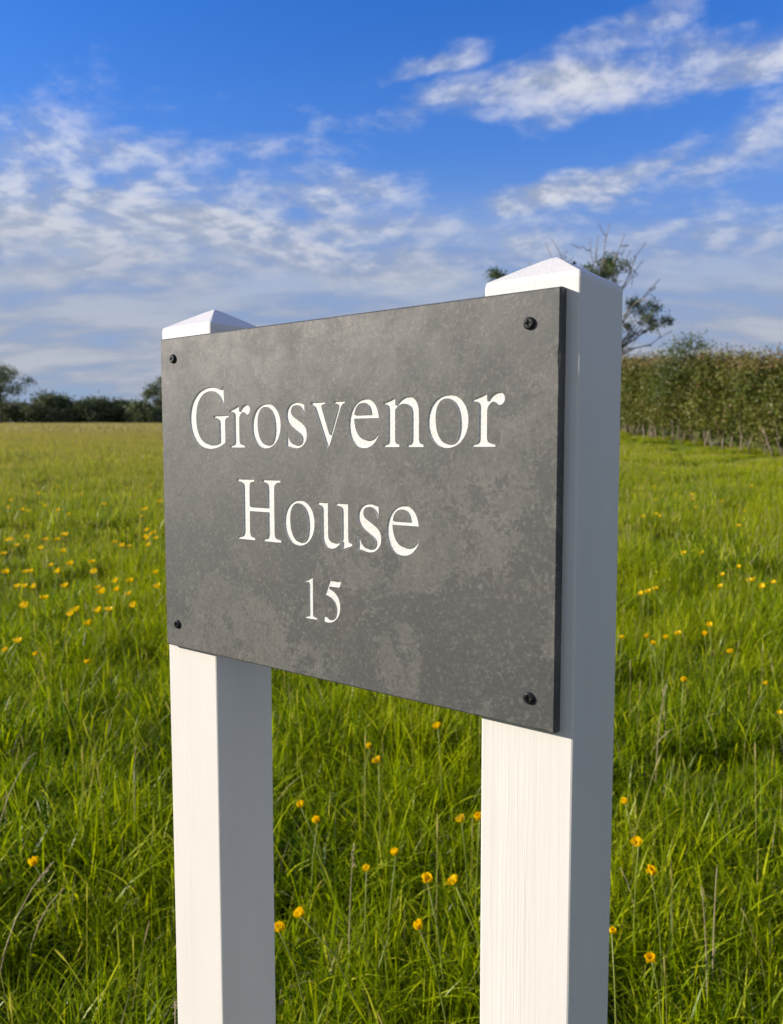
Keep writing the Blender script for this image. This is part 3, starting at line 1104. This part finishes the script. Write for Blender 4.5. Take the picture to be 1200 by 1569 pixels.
# --- lettering: serif capitals and lower case drawn as outlines, units 1/1000 em
G = {
 'G': (722, ["M709 354 L709 336 C661 331 648 319 648 265 L648 57 C592 16 492 -14 396 -14 C180 -14 32 128 32 331 C32 534 182 676 391 676 C450 676 500 664 541 649 C556 644 568 642 577 642 C590 642 602 653 609 676 L630 676 L638 453 L615 453 C588 566 520 637 411 637 C253 637 150 517 150 334 C150 146 246 25 413 25 C468 25 520 37 545 56 L546 61 L546 253 C546 317 530 331 457 336 L457 354 Z"]),
 'r': (333, ["M160 460 L155 460 C108 441 66 426 5 406 L5 389 C20 392 31 393 43 393 C68 393 76 378 76 338 L76 84 C76 36 68 24 5 17 L5 0 L245 0 L245 17 C176 20 160 32 160 84 L160 313 C160 342 198 386 222 386 C228 386 236 383 246 375 C260 362 270 355 284 355 C312 355 335 374 335 407 C335 440 309 460 270 460 C222 460 190 434 160 388 Z"]),
 'o': (500, ["M250 460 C379 460 470 366 470 231 C470 90 373 -10 249 -10 C125 -10 29 86 29 223 C29 368 120 460 250 460 Z", "M239 432 C324 432 380 336 380 204 C380 84 341 18 265 18 C176 18 119 116 119 259 C119 362 162 432 239 432 Z"]),
 's': (389, ["M319 324 L301 324 C281 404 254 435 200 435 C155 435 123 410 123 370 C123 345 138 321 170 303 L272 245 C326 213 348 181 348 124 C348 49 283 -10 201 -10 C183 -10 153 -6 125 2 C107 8 96 9 89 9 C80 9 74 6 70 -3 L53 -3 L53 152 L71 152 C86 64 128 16 198 16 C243 16 275 43 275 85 C275 116 258 139 215 164 L160 196 C82 241 51 278 51 335 C51 409 105 460 189 460 C218 460 243 454 264 446 C276 441 285 439 291 439 C296 439 299 441 303 448 L316 448 Z"]),
 'v': (500, ["M19 450 L215 450 L215 433 C178 431 162 426 162 409 C162 402 165 391 170 378 L272 118 L371 370 C377 386 381 400 381 411 C381 427 370 431 332 433 L332 450 L477 450 L477 433 C445 430 434 418 415 370 L268 6 L260 -14 L247 -14 L85 370 C65 418 56 427 19 433 Z"]),
 'e': (444, ["M405 277 C393 395 327 460 230 460 C110 460 25 364 25 217 C25 80 103 -10 224 -10 C313 -10 386 46 424 157 L407 164 C364 92 322 60 264 60 C162 60 101 147 97 277 Z", "M99 308 L304 308 C295 390 268 427 209 427 C150 427 109 384 99 308 Z"]),
 'n': (500, ["M160 460 L154 460 C110 442 74 430 16 415 L16 398 C23 400 32 401 42 401 C66 401 73 387 73 340 L73 84 C73 36 62 21 16 17 L16 0 L207 0 L207 17 C168 19 157 30 157 72 L157 348 C194 386 222 402 258 402 C317 402 349 372 349 301 L349 97 C349 36 338 21 296 17 L296 0 L485 0 L485 17 C444 20 433 30 433 81 L433 304 C433 405 385 460 302 460 C250 460 212 438 160 383 Z"]),
 'H': (722, ["M19 662 L296 662 L296 643 C232 639 219 626 219 553 L219 360 L502 360 L502 553 C502 627 489 639 425 643 L425 662 L702 662 L702 643 C637 639 604 627 604 553 L604 109 C604 36 617 24 702 19 L702 0 L425 0 L425 19 C489 24 502 36 502 109 L502 317 L219 317 L219 109 C219 37 232 24 296 19 L296 0 L19 0 L19 19 C84 24 117 36 117 109 L117 553 C117 627 102 639 19 643 Z"]),
 'u': (500, ["M9 450 L157 450 L157 127 C157 72 190 44 238 44 C276 44 310 58 343 96 L343 366 C343 418 331 428 259 433 L259 450 L427 450 L427 104 C427 62 437 54 479 52 L479 36 C430 23 395 12 350 -9 L345 -7 L345 72 L301 29 C268 2 235 -10 202 -10 C125 -10 73 40 73 121 L73 370 C73 417 60 429 9 433 Z"]),
 '1': (460, ["M291 676 L299 673 L299 88 C299 34 316 20 394 16 L394 0 L118 0 L118 16 C199 19 213 35 213 96 L213 546 C213 583 203 600 182 600 C168 600 148 592 119 580 L111 577 L111 592 Z"]),
 '5': (460, ["M174 662 L375 662 C396 662 408 668 424 688 L438 677 L402 590 C397 583 390 580 380 580 L181 580 L158 528 C310 498 408 405 408 252 C408 98 286 -14 116 -14 C65 -14 32 4 32 33 C32 58 48 70 72 70 C92 70 108 64 136 45 C160 28 175 23 190 23 C263 23 324 96 324 192 C324 330 230 416 75 437 Z"]),
}


def flatten(path):
    tok = path.replace('M', ' M ').replace('L', ' L ').replace('C', ' C ').replace('Z', ' Z ').split()
    pts, i, cur = [], 0, None
    while i < len(tok):
        c = tok[i]
        if c in 'ML':
            cur = (float(tok[i + 1]), float(tok[i + 2]))
            pts.append(cur)
            i += 3
        elif c == 'C':
            p = [float(v) for v in tok[i + 1:i + 7]]
            p1, p2, p3 = (p[0], p[1]), (p[2], p[3]), (p[4], p[5])
            ln = math.dist(cur, p1) + math.dist(p1, p2) + math.dist(p2, p3)
            n = max(4, min(16, int(ln / 22)))
            for k in range(1, n + 1):
                t = k / n
                q = 1 - t
                pts.append(tuple(q**3 * cur[a] + 3 * q * q * t * p1[a] + 3 * q * t * t * p2[a] + t**3 * p3[a] for a in (0, 1)))
            cur = p3
            i += 7
        else:
            i += 1
    out = [pts[0]]
    for q in pts[1:]:
        if math.dist(q, out[-1]) > 1.0:
            out.append(q)
    if math.dist(out[0], out[-1]) < 1.0:
        out.pop()
    return out


def oriented(pts, ccw):
    a = sum(p[0] * q[1] - q[0] * p[1] for p, q in zip(pts, pts[1:] + pts[:1]))
    return pts if (a > 0) == ccw else pts[::-1]


def offset(pts, d):
    """move a contour to its left by d (into the stroke)"""
    n, out = len(pts), []
    for i in range(n):
        p0, p1, p2 = pts[i - 1], pts[i], pts[(i + 1) % n]
        e1 = (p1[0] - p0[0], p1[1] - p0[1])
        e2 = (p2[0] - p1[0], p2[1] - p1[1])
        l1, l2 = math.hypot(*e1) or 1, math.hypot(*e2) or 1
        n1, n2 = (-e1[1] / l1, e1[0] / l1), (-e2[1] / l2, e2[0] / l2)
        m = (n1[0] + n2[0], n1[1] + n2[1])
        s = 1 + n1[0] * n2[0] + n1[1] * n2[1]
        s = max(s, 0.55)
        out.append((p1[0] + m[0] / s * d, p1[1] + m[1] / s * d))
    return out


holes, glyphs = [], []


def lay(text, u, v, em, emx=None):
    emx = emx or em
    for ch in text:
        adv, paths = G[ch]
        cs = []
        grow = 0.00026 if text in '15' else 0.00022                               # the cutter leaves every stroke a little fuller than drawn
        for k, pth in enumerate(paths):
            pts = oriented(flatten(pth), k == 0)
            cs.append(offset([(u + x * emx / 1000, v + y * em / 1000) for x, y in pts], -grow))
        holes.extend(cs)
        glyphs.append((ch, cs))
        u += adv * emx / 1000


lay('Grosvenor', -0.3830, 0.1957, 0.0813, 0.0809)
lay('House', -0.3172, 0.1133, 0.0814, 0.0806)
lay('1', -0.2381, 0.0511, 0.0520, 0.0482)
lay('5', -0.2133, 0.0511, 0.0515, 0.0490)

BEV = 0.0012
rj = random.Random(4)
rect, rim = [], []                                   # inner line of the worn arris, outer line of the slab
for (ax, ay), (bx, by), (nx_, ny_) in (((-PW, 0), (0, 0), (0, 1)), ((0, 0), (0, PH), (-1, 0)), ((0, PH), (-PW, PH), (0, -1)), ((-PW, PH), (-PW, 0), (1, 0))):
    nseg = 48
    for k in range(nseg):
        f = k / nseg
        px_, py_ = ax + (bx - ax) * f, ay + (by - ay) * f
        w_ = BEV * (0.94 + 0.12 * rj.random()) + (0.0007 if rj.random() < 0.02 else 0)
        if k == 0:
            sx_, sy_ = (1 if px_ < -PW / 2 else -1), (1 if py_ < PH / 2 else -1)
            rect.append((px_ + sx_ * BEV, py_ + sy_ * BEV))
        else:
            rect.append((px_ + nx_ * w_, py_ + ny_ * w_))
        rim.append((px_, py_))
fv, ff = fill2d([rect] + holes, 'plaque_face')
PV = [L(x, -PT, y) for x, y in fv]
PF = list(ff)


def add_quad(a, b, c, d):
    i = len(PV)
    PV.extend((a, b, c, d))
    PF.append((i, i + 1, i + 2, i + 3))


fr = [L(x, -PT, y) for x, y in rect]
sd = [L(x, -PT + BEV, y) for x, y in rim]
bk = [L(x, -0.0003, y) for x, y in rim]
for i in range(len(rim)):
    j = (i + 1) % len(rim)
    add_quad(fr[i], sd[i], sd[j], fr[j])
    add_quad(sd[i], bk[i], bk[j], sd[j])
add_quad(bk[144], bk[96], bk[48], bk[0])
plaque = mesh_obj('slate_plaque', PV, PF, SLATE, sign)

DEP = 0.0013
for ch, cs in glyphs:
    DEP = 0.0008 if ch in '15' else 0.0013
    V, F = [], []
    ins = []
    for c in cs:
        q1, q2 = offset(c, 0.00010), offset(c, 0.00030)
        n = len(c)
        b = len(V)
        V += [L(x, -PT + 0.00005, y) for x, y in c]
        V += [L(x, -PT + DEP * 0.72, y) for x, y in q1]
        V += [L(x, -PT + DEP, y) for x, y in q2]
        for i in range(n):
            j = (i + 1) % n
            F.append((b + i, b + j, b + n + j, b + n + i))
            F.append((b + n + i, b + n + j, b + 2 * n + j, b + 2 * n + i))
        ins.append(q2)
    gv, gf = fill2d(ins, 'letter_floor')
    b = len(V)
    V += [L(x, -PT + DEP, y) for x, y in gv]
    F += [tuple(b + i for i in f) for f in gf]
    o = mesh_obj('numeral' if ch in '15' else 'letter', V, F, LETTER, plaque)
    o['label'] = ('engraved white numeral ' if ch in '15' else 'engraved white letter ') + ch


def build_screw(u, v, turn, seed):
    """black pan head screw: rounded rim, flat top with a sunk cross recess"""
    r, h, rc, wr, dp = 0.0043, 0.0023, 0.0030, 0.00048, 0.0013
    n = 28
    V, F = [], []
    prof = [(r * 1.0, 0.0), (r, 0.0006), (r * 0.97, 0.0011), (r * 0.89, 0.0017), (r * 0.76, 0.0021), (rc * 1.0, h)]
    for rad, z in prof:
        for k in range(n):
            a = 2 * math.pi * k / n
            V.append((rad * math.cos(a), -z, rad * math.sin(a)))
    for i in range(len(prof) - 1):
        for k in range(n):
            j = (k + 1) % n
            F.append((i * n + k, i * n + j, (i + 1) * n + j, (i + 1) * n + k))
    ring = [(rc * math.cos(2 * math.pi * k / n), rc * math.sin(2 * math.pi * k / n)) for k in range(n)]
    a, w = rc * 0.78, wr
    cross = [(a, -w), (a, w), (w * 1.6, w * 1.6), (w, a), (-w, a), (-w * 1.6, w * 1.6), (-a, w), (-a, -w), (-w * 1.6, -w * 1.6), (-w, -a), (w, -a), (w * 1.6, -w * 1.6)]
    ct, st = math.cos(turn), math.sin(turn)
    cross = [(x * ct - y * st, x * st + y * ct) for x, y in cross]
    tv, tf = fill2d([ring, cross], 'screw_top')
    b = len(V)
    V += [(x, -h, y) for x, y in tv]
    F += [tuple(b + i for i in f) for f in tf]
    o = mesh_obj('screw', V, F, SCREW, sign)
    o.location = L(u, -PT, v)
    V, F = [], []
    m = len(cross)
    V += [(x, -h, y) for x, y in cross] + [(x * .7, -h + dp, y * .7) for x, y in cross]
    for i in range(m):
        j = (i + 1) % m
        F.append((i, j, m + j, m + i))
    F.append(tuple(m + i for i in range(m)))
    mesh_obj('cross_recess', V, F, SCREW, o)
    return o


for (u, v, tn, lab) in ((-0.4029, 0.2802, 0.3, 'upper left screw'), (-0.0228, 0.2780, 0.1, 'upper right screw'),
                        (-0.4045, 0.0227, 0.5, 'lower left screw'), (-0.0196, 0.0214, 0.15, 'lower right screw')):
    build_screw(u, v, tn, 0)['label'] = lab


def ico(c, rx, ry, rz, seg=10, rings=7):
    V, F = [], []
    for i in range(rings + 1):
        th = math.pi * i / rings
        for k in range(seg):
            a = 2 * math.pi * k / seg
            V.append((c[0] + rx * math.sin(th) * math.cos(a), c[1] + ry * math.sin(th) * math.sin(a), c[2] + rz * math.cos(th)))
    for i in range(rings):
        for k in range(seg):
            j = (k + 1) % seg
            F.append((i * seg + k, (i + 1) * seg + k, (i + 1) * seg + j, i * seg + j))
    return V, F


def build_fly():
    """tiny black fly resting on the sloping top of the right post"""
    lp = L(-0.06297 + POSTB * 0.86, POSTB * 0.16, 0.31059 + 0.0205 * 0.30)
    wp = sign.matrix_basis @ lp
    root = empty('fly', wp, -YAW + 1.9)
    root.scale = (0.75,) * 3
    tag(root, 'tiny black fly sitting on the top of the right post', 'fly')
    mesh_obj('body', *join([ico((0, 0, .0016), .0018, .0010, .0010), ico((-.0022, 0, .0017), .0019, .0011, .0010)]), FLYM, root, True)
    mesh_obj('head', *ico((.0022, 0, .0018), .0009, .0011, .0009), FLYM, root, True)
    for s in (-1, 1):
        mesh_obj('wing', [(0.0004, s * .0003, .0026), (-.0018, s * .0019, .0029), (-.0045, s * .0016, .0024), (-.0036, s * .0003, .0027)], [(0, 1, 2, 3)], FLYM, root)
        for k, dx in enumerate((-.0012, 0.0, .0013)):
            mesh_obj('leg', *tube([(dx * .6, s * .0006, .0013), (dx * 1.5, s * .0018, .0018), (dx * 2.0, s * .0026, -.0001)], [.00016, .00014, .0001], 4), FLYM, root)


build_fly()

# ------------------------------------------------------------------ buttercups
def petal_mesh():
    V, F = [], []
    nu, nv = 5, 5
    for i in range(nv):
        s = i / (nv - 1)
        r = 0.0012 + 0.0112 * s
        z = 0.0008 + 0.0085 * s ** 1.7
        w = 0.0012 + 0.0078 * math.sin(min(1.0, s * 1.05 + 0.06) * math.pi * 0.62) ** 1.1
        w *= 0.80 if i == nv - 1 else 1.0
        for k in range(nu):
            q = (k / (nu - 1) - 0.5) * 2
            dip = 0.0012 * q * q
            V.append((r - 0.0016 * abs(q) ** 2 * s, w * q, z + dip - (0.0006 if (i == nv - 1 and k == nu // 2) else 0)))
    for i in range(nv - 1):
        for k in range(nu - 1):
            F.append((i * nu + k, i * nu + k + 1, (i + 1) * nu + k + 1, (i + 1) * nu + k))
    return V, F


PETAL_ME = []
for var in range(3):
    v, f = petal_mesh()
    rr = random.Random(var)
    v = [(x * (1 + .06 * rr.uniform(-1, 1)), y * (1 + .06 * rr.uniform(-1, 1)), z + rr.uniform(-.0004, .0004)) for x, y, z in v]
    me = bpy.data.meshes.new('petal')
    me.from_pydata(v, [], f)
    me.materials.append(PETAL)
    me.polygons.foreach_set('use_smooth', [True] * len(f))
    PETAL_ME.append(me)
cv = join([ico((0, 0, .0035), .0026, .0026, .0030, 8, 6)] + [tube([(0.0015 * math.cos(a), .0015 * math.sin(a), .003), (.0042 * math.cos(a), .0042 * math.sin(a), .0068)], [.0003, .0005], 4) for a in np.linspace(0, 6.0, 14)])
CENTRE_ME = bpy.data.meshes.new('stamens')
CENTRE_ME.from_pydata(cv[0], [], cv[1])
CENTRE_ME.materials.append(STAMEN)
# small flower in one mesh for the ones too far off to show their parts
v0, f0 = petal_mesh()
fparts = []
for k in range(5):
    M = Matrix.Rotation(2 * math.pi * k / 5, 3, 'Z')
    fparts.append(([M @ Vector(p) for p in v0], f0))
FAR_HEAD = join(fparts)


def buttercup(px, py, label, group, big, size, rs, ht=None):
    r = random.Random(rs)
    h = ht if ht is not None else r.uniform(0.27, 0.37)
    x, y = ground_hit(px, py, h)
    g = float(gz(x, y))
    lx, ly = r.gauss(-0.02, 0.05), r.gauss(0, 0.04)
    rx, ry = x - lx, y - ly                              # the foot stands a little aside of the flower
    g0 = float(gz(rx, ry))
    top = Vector((lx, ly, g + h - g0))
    path = [Vector((0, 0, -0.01)), Vector((lx * .15, ly * .15, top.z * .35)), Vector((lx * .5, ly * .5, top.z * .72)), top]
    tilt_dir = Vector((r.uniform(-1.0, -0.1), r.uniform(-1.0, 0.6), 0)).normalized()
    tilt = r.uniform(0.1, 0.75)
    q = Vector((0, 0, 1)).rotation_difference((Vector((0, 0, 1)) + tilt_dir * math.tan(min(tilt, 1.2))).normalized())
    spin = r.uniform(0, 6.28)
    if big:
        root = empty('buttercup', (rx, ry, g0))
        tag(root, label, 'flower', group)
        mesh_obj('stem', *tube(path, [.0017, .0016, .0014, .0012], 5), STEM, root, True)
        cl = r.uniform(0.25, 0.75)
        size *= 1.18
        c = bpy.data.objects.new('stamens', CENTRE_ME)
        COL.objects.link(c); c.parent = root
        c.location = top; c.rotation_mode = 'QUATERNION'; c.rotation_quaternion = q; c.scale = (size,) * 3
        for k in range(5):
            p = bpy.data.objects.new('petal', r.choice(PETAL_ME))
            COL.objects.link(p); p.parent = root
            p.location = top; p.rotation_mode = 'QUATERNION'
            m = q.to_matrix() @ Matrix.Rotation(spin + 2 * math.pi * k / 5 + r.uniform(-.12, .12), 3, 'Z') @ Matrix.Rotation(-cl - r.uniform(-.1, .25), 3, 'Y')
            p.rotation_quaternion = m.to_quaternion()
            p.scale = (size * r.uniform(.92, 1.08),) * 3
    else:
        m = q.to_matrix()
        sv, sf = tube(path, [.0014, .0013, .0012, .001], 4)
        hv = [m @ (Vector((p[0], p[1], p[2] * 1.5)) * size * 1.32) + top for p in FAR_HEAD[0]]
        o = len(sv)
        V = list(sv) + hv
        F = list(sf) + [tuple(i + o for i in f) for f in FAR_HEAD[1]]
        ob = mesh_obj('buttercup', V, F, STEM, None, True)
        ob.data.materials.append(PETAL)
        for i, p in enumerate(ob.data.polygons):
            p.material_index = 1 if i >= len(sf) else 0
        ob.location = (rx, ry, g0)
        tag(ob, label, 'flower', group)


GR = 'buttercups flowering in the meadow grass'
NEARS = [
    (671, 1117, 'buttercup just below the plaque, highest on the right of the gap between the posts'),
    (566, 1147, 'upper left of a close pair of buttercups below the middle of the plaque'),
    (580, 1170, 'lower right of a close pair of buttercups below the middle of the plaque'),
    (461, 1238, 'buttercup beside the left post, upper of two near its shaded side'),
    (486, 1261, 'buttercup on a dark upright stem a little right of the left post'),
    (707, 1261, 'buttercup close to the left side of the right post, at mid height of the gap'),
    (735, 1256, 'buttercup half hidden behind the left edge of the right post'),
    (606, 1311, 'buttercup on a long slanting stem in the middle of the gap between posts'),
    (561, 1335, 'small buttercup left of the one on the long slanting stem'),
    (654, 1351, 'ragged buttercup with drooping petals left of a rounder one near the right post'),
    (697, 1356, 'round buttercup right of the ragged one near the right post'),
    (461, 1405, 'buttercup low beside the left post, on a pale bent stem'),
    (642, 1424, 'lowest buttercup in the gap between the posts'),
    (427, 1428, 'buttercup almost hidden behind the right edge of the left post'),
    (53, 1326, 'largest buttercup, low at the left side beside a dry leaning stalk'),
    (134, 1018, 'buttercup at the left with open grass around it, level with the foot of the plaque'),
    (56, 1004, 'double looking buttercup at the left, right of a flat one at the picture edge'),
    (9, 998, 'flat wide buttercup at the left picture edge'),
    (958, 1233, 'highest of three buttercups in a slanting row right of the right post'),
    (978, 1295, 'middle of three buttercups in a slanting row right of the right post'),
    (997, 1339, 'lowest of three buttercups in a slanting row right of the right post'),
    (998, 1473, 'buttercup near the bottom right, below the slanting row of three'),
    (937, 1432, 'small buttercup peeping out at the right edge of the right post'),
    (1119, 1002, 'bright buttercup in the right meadow, largest of the middle distance there'),
    (1047, 1045, 'orange ragged buttercup in the right meadow below the bright largest one'),
    (1175, 1050, 'small buttercup near the right picture edge, above the tangled grass'),
    (1087, 960, 'upper of two buttercups close together in the right meadow'),
    (1080, 974, 'lower of two buttercups close together in the right meadow'),
    (1020, 979, 'buttercup alone between the right post and the close pair in the right meadow'),
    (992, 978, 'upper of two buttercups one above the other beside the right post'),
    (1001, 989, 'lower of two buttercups one above the other beside the right post'),
    (953, 979, 'buttercup touching the right edge of the right post, level with the plaque foot'),
]
for i, (px, py, lab) in enumerate(NEARS):
    buttercup(px, py, lab, GR, True, {14: 1.25, 8: 0.85, 22: 0.6, 25: 0.8}.get(i, 1.0) * random.Random(i).uniform(.9, 1.05), i)
LEFT_FAR = [(136, 958), (109, 943), (117, 937), (167, 937), (152, 937), (39, 930), (67, 919), (27, 900), (38, 900), (53, 900), (100, 900), (178, 892),
            (200, 892), (197, 912), (150, 902), (158, 909), (180, 905), (40, 878), (47, 877), (9, 879), (90, 877), (79, 867), (108, 866), (141, 863), (145, 878),
            (239, 879), (242, 901), (206, 929), (26, 837), (41, 824), (6, 850), (12, 828), (18, 827), (64, 841), (97, 846), (88, 828), (97, 820), (103, 820), (70, 828),
            (176, 832), (188, 837), (198, 839), (226, 813), (231, 820), (236, 817), (240, 826), (227, 826), (228, 836), (224, 823), (217, 792), (220, 782), (225, 780), (245, 770),
            (160, 774), (125, 758), (88, 745), (89, 783), (70, 775), (36, 781), (43, 784), (13, 778), (17, 767), (60, 757), (105, 789), (231, 745), (28, 985), (195, 748)]
ORD = ['first', 'second', 'third', 'fourth', 'fifth', 'sixth', 'seventh', 'eighth', 'ninth']


def rows(pts, per, what):
    """say where each small flower stands: its row (counted downwards) and its place in the row"""
    out = {}
    pts = sorted(pts, key=lambda p: p[1])
    nr = max(1, round(len(pts) / per))
    cut = [round(k * len(pts) / nr) for k in range(nr + 1)]
    for k in range(nr):
        for q, p in enumerate(sorted(pts[cut[k]:cut[k + 1]])):
            row = 'highest row' if k == 0 else 'lowest row' if k == nr - 1 else ORD[k] + ' row down'
            out[p] = what % (ORD[q], row) if nr > 1 else what % (ORD[q], 'row')
    return out


LAB = {}
LAB.update(rows([p for p in LEFT_FAR if p[0] > 210 and p[1] < 845], 5, '%s from left in the %s of the buttercup cluster beside the plaque edge'))
LAB.update(rows([p for p in LEFT_FAR if p not in LAB and p[1] < 800], 6, 'tiny faint buttercup, %s from left in the %s of farthest flowers left'))
LAB.update(rows([p for p in LEFT_FAR if p not in LAB and p[1] < 856], 6, 'small buttercup, %s from left in the %s of the upper flowery band left'))
LAB.update(rows([p for p in LEFT_FAR if p not in LAB], 6, 'small buttercup, %s from left in the %s of the lower flowery band left'))
for i, (px, py) in enumerate(LEFT_FAR):
    buttercup(px, py, LAB[(px, py)], 'small buttercups left of the sign', False, random.Random(i).uniform(.95, 1.3), 100 + i)
RIGHT_FAR = [(981, 749), (1001, 747), (1017, 726), (1005, 768), (1035, 760), (1061, 759), (1061, 766), (1066, 779), (985, 793), (1005, 789), (1012, 792),
             (1107, 770), (1141, 785), (1131, 808), (1152, 746), (1047, 850), (1077, 849), (1133, 871), (1108, 883), (1105, 901), (1148, 893), (1155, 891), (1169, 901),
             (1186, 895), (983, 912), (993, 910), (1004, 905), (1039, 974), (964, 713), (1195, 1094)]
SMALL_ONE = (1195, 1094)
LAB.update(rows([p for p in RIGHT_FAR if p[1] < 815], 5, 'tiny buttercup, %s from left in the %s of far flowers towards the hedge'))
LAB.update(rows([p for p in RIGHT_FAR if p[1] >= 815], 5, 'small buttercup, %s from left in the %s of nearer flowers right of posts'))
for i, (px, py) in enumerate(RIGHT_FAR):
    buttercup(px, py, LAB[(px, py)], 'small buttercups right of the sign', False, 0.45 if (px, py) == SMALL_ONE else random.Random(i + 90).uniform(.8, 1.1), 300 + i)


# ------------------------------------------------------------------ a few dry stalks that stand out
def dry_stalk(px0, py0, px1, py1, h0, h1, label, seed, head=True, w=0.0016):
    x0, y0 = ground_hit(px0, py0, h0)
    x1, y1 = ground_hit(px1, py1, h1)
    d = Vector((x1 - x0, y1 - y0, h1 - h0))
    if abs(y1 - y0) > 0.25:                      # keep the stalk roughly across the view
        y1 = y0 + 0.25 * (1 if y1 > y0 else -1)
    a = Vector((x0, y0, float(gz(x0, y0)) + h0))
    b = Vector((x1, y1, float(gz(x1, y1)) + h1))
    foot = Vector((a.x - (b.x - a.x) * 0.25, a.y, float(gz(a.x, a.y)) - 0.01))
    root = empty('dry_stalk', foot)
    tag(root, label, 'grass stalk', 'dry grass stalks that stand out')
    ctl = foot + Vector(((a.x - foot.x) * 0.5, 0, (b.z - foot.z) * 0.62))
    pts = [foot * (1 - f) ** 2 + ctl * 2 * f * (1 - f) + b * f * f for f in (0, .2, .4, .6, .8, 1)]
    mesh_obj('stem', *tube([p - foot for p in pts], [w, w, w * .9, w * .8, w * .65, w * .5], 5), STRAW, root, True)
    if head:
        r = random.Random(seed)
        dv = (b - a).normalized()
        parts = []
        for k in range(16):
            c = b - dv * (0.055 * k / 15) - foot
            off = Vector((r.gauss(0, .002), r.gauss(0, .002), r.gauss(0, .002)))
            parts.append(tube([c + off * .3, c + off + dv * .004, c + off * 1.3 + dv * .009], [.0004, .0011, .0003], 4))
        mesh_obj('seed_head', *join(parts), STRAW, root)


for i, a in enumerate([
    (5, 1420, 78, 1322, 0.20, 0.34, 'dry brown stalk leaning right beside the largest buttercup', True),
    (50, 1408, 98, 1360, 0.18, 0.30, 'pale straw stalk right of and below the largest buttercup', False),
    (0, 1205, 50, 1155, 0.25, 0.36, 'pale grass stalk leaning in from the left picture edge', True),
    (208, 1200, 207, 1145, 0.25, 0.40, 'upright tan seed head left of the left post', True),
    (1080, 1400, 1074, 1360, 0.25, 0.36, 'pinkish seed head standing in the right meadow', True),
    (1090, 1410, 1098, 1330, 0.2, 0.36, 'straw stalk right of the pinkish seed head', False),
    (1005, 1095, 1020, 1052, 0.28, 0.42, 'bent pale stalk right of the right post below the plaque level', True),
    (975, 1260, 950, 1330, 0.3, 0.2, 'short dry stem just right of the right post', False),
    (535, 1400, 541, 1300, 0.2, 0.38, 'thin pale stalk with a bud in the gap between the posts', True),
    (266, 1562, 268, 1535, 0.42, 0.50, 'dry stalk at the foot of the picture beside the left post', True),
]):
    dry_stalk(*a[:7], i, a[7])
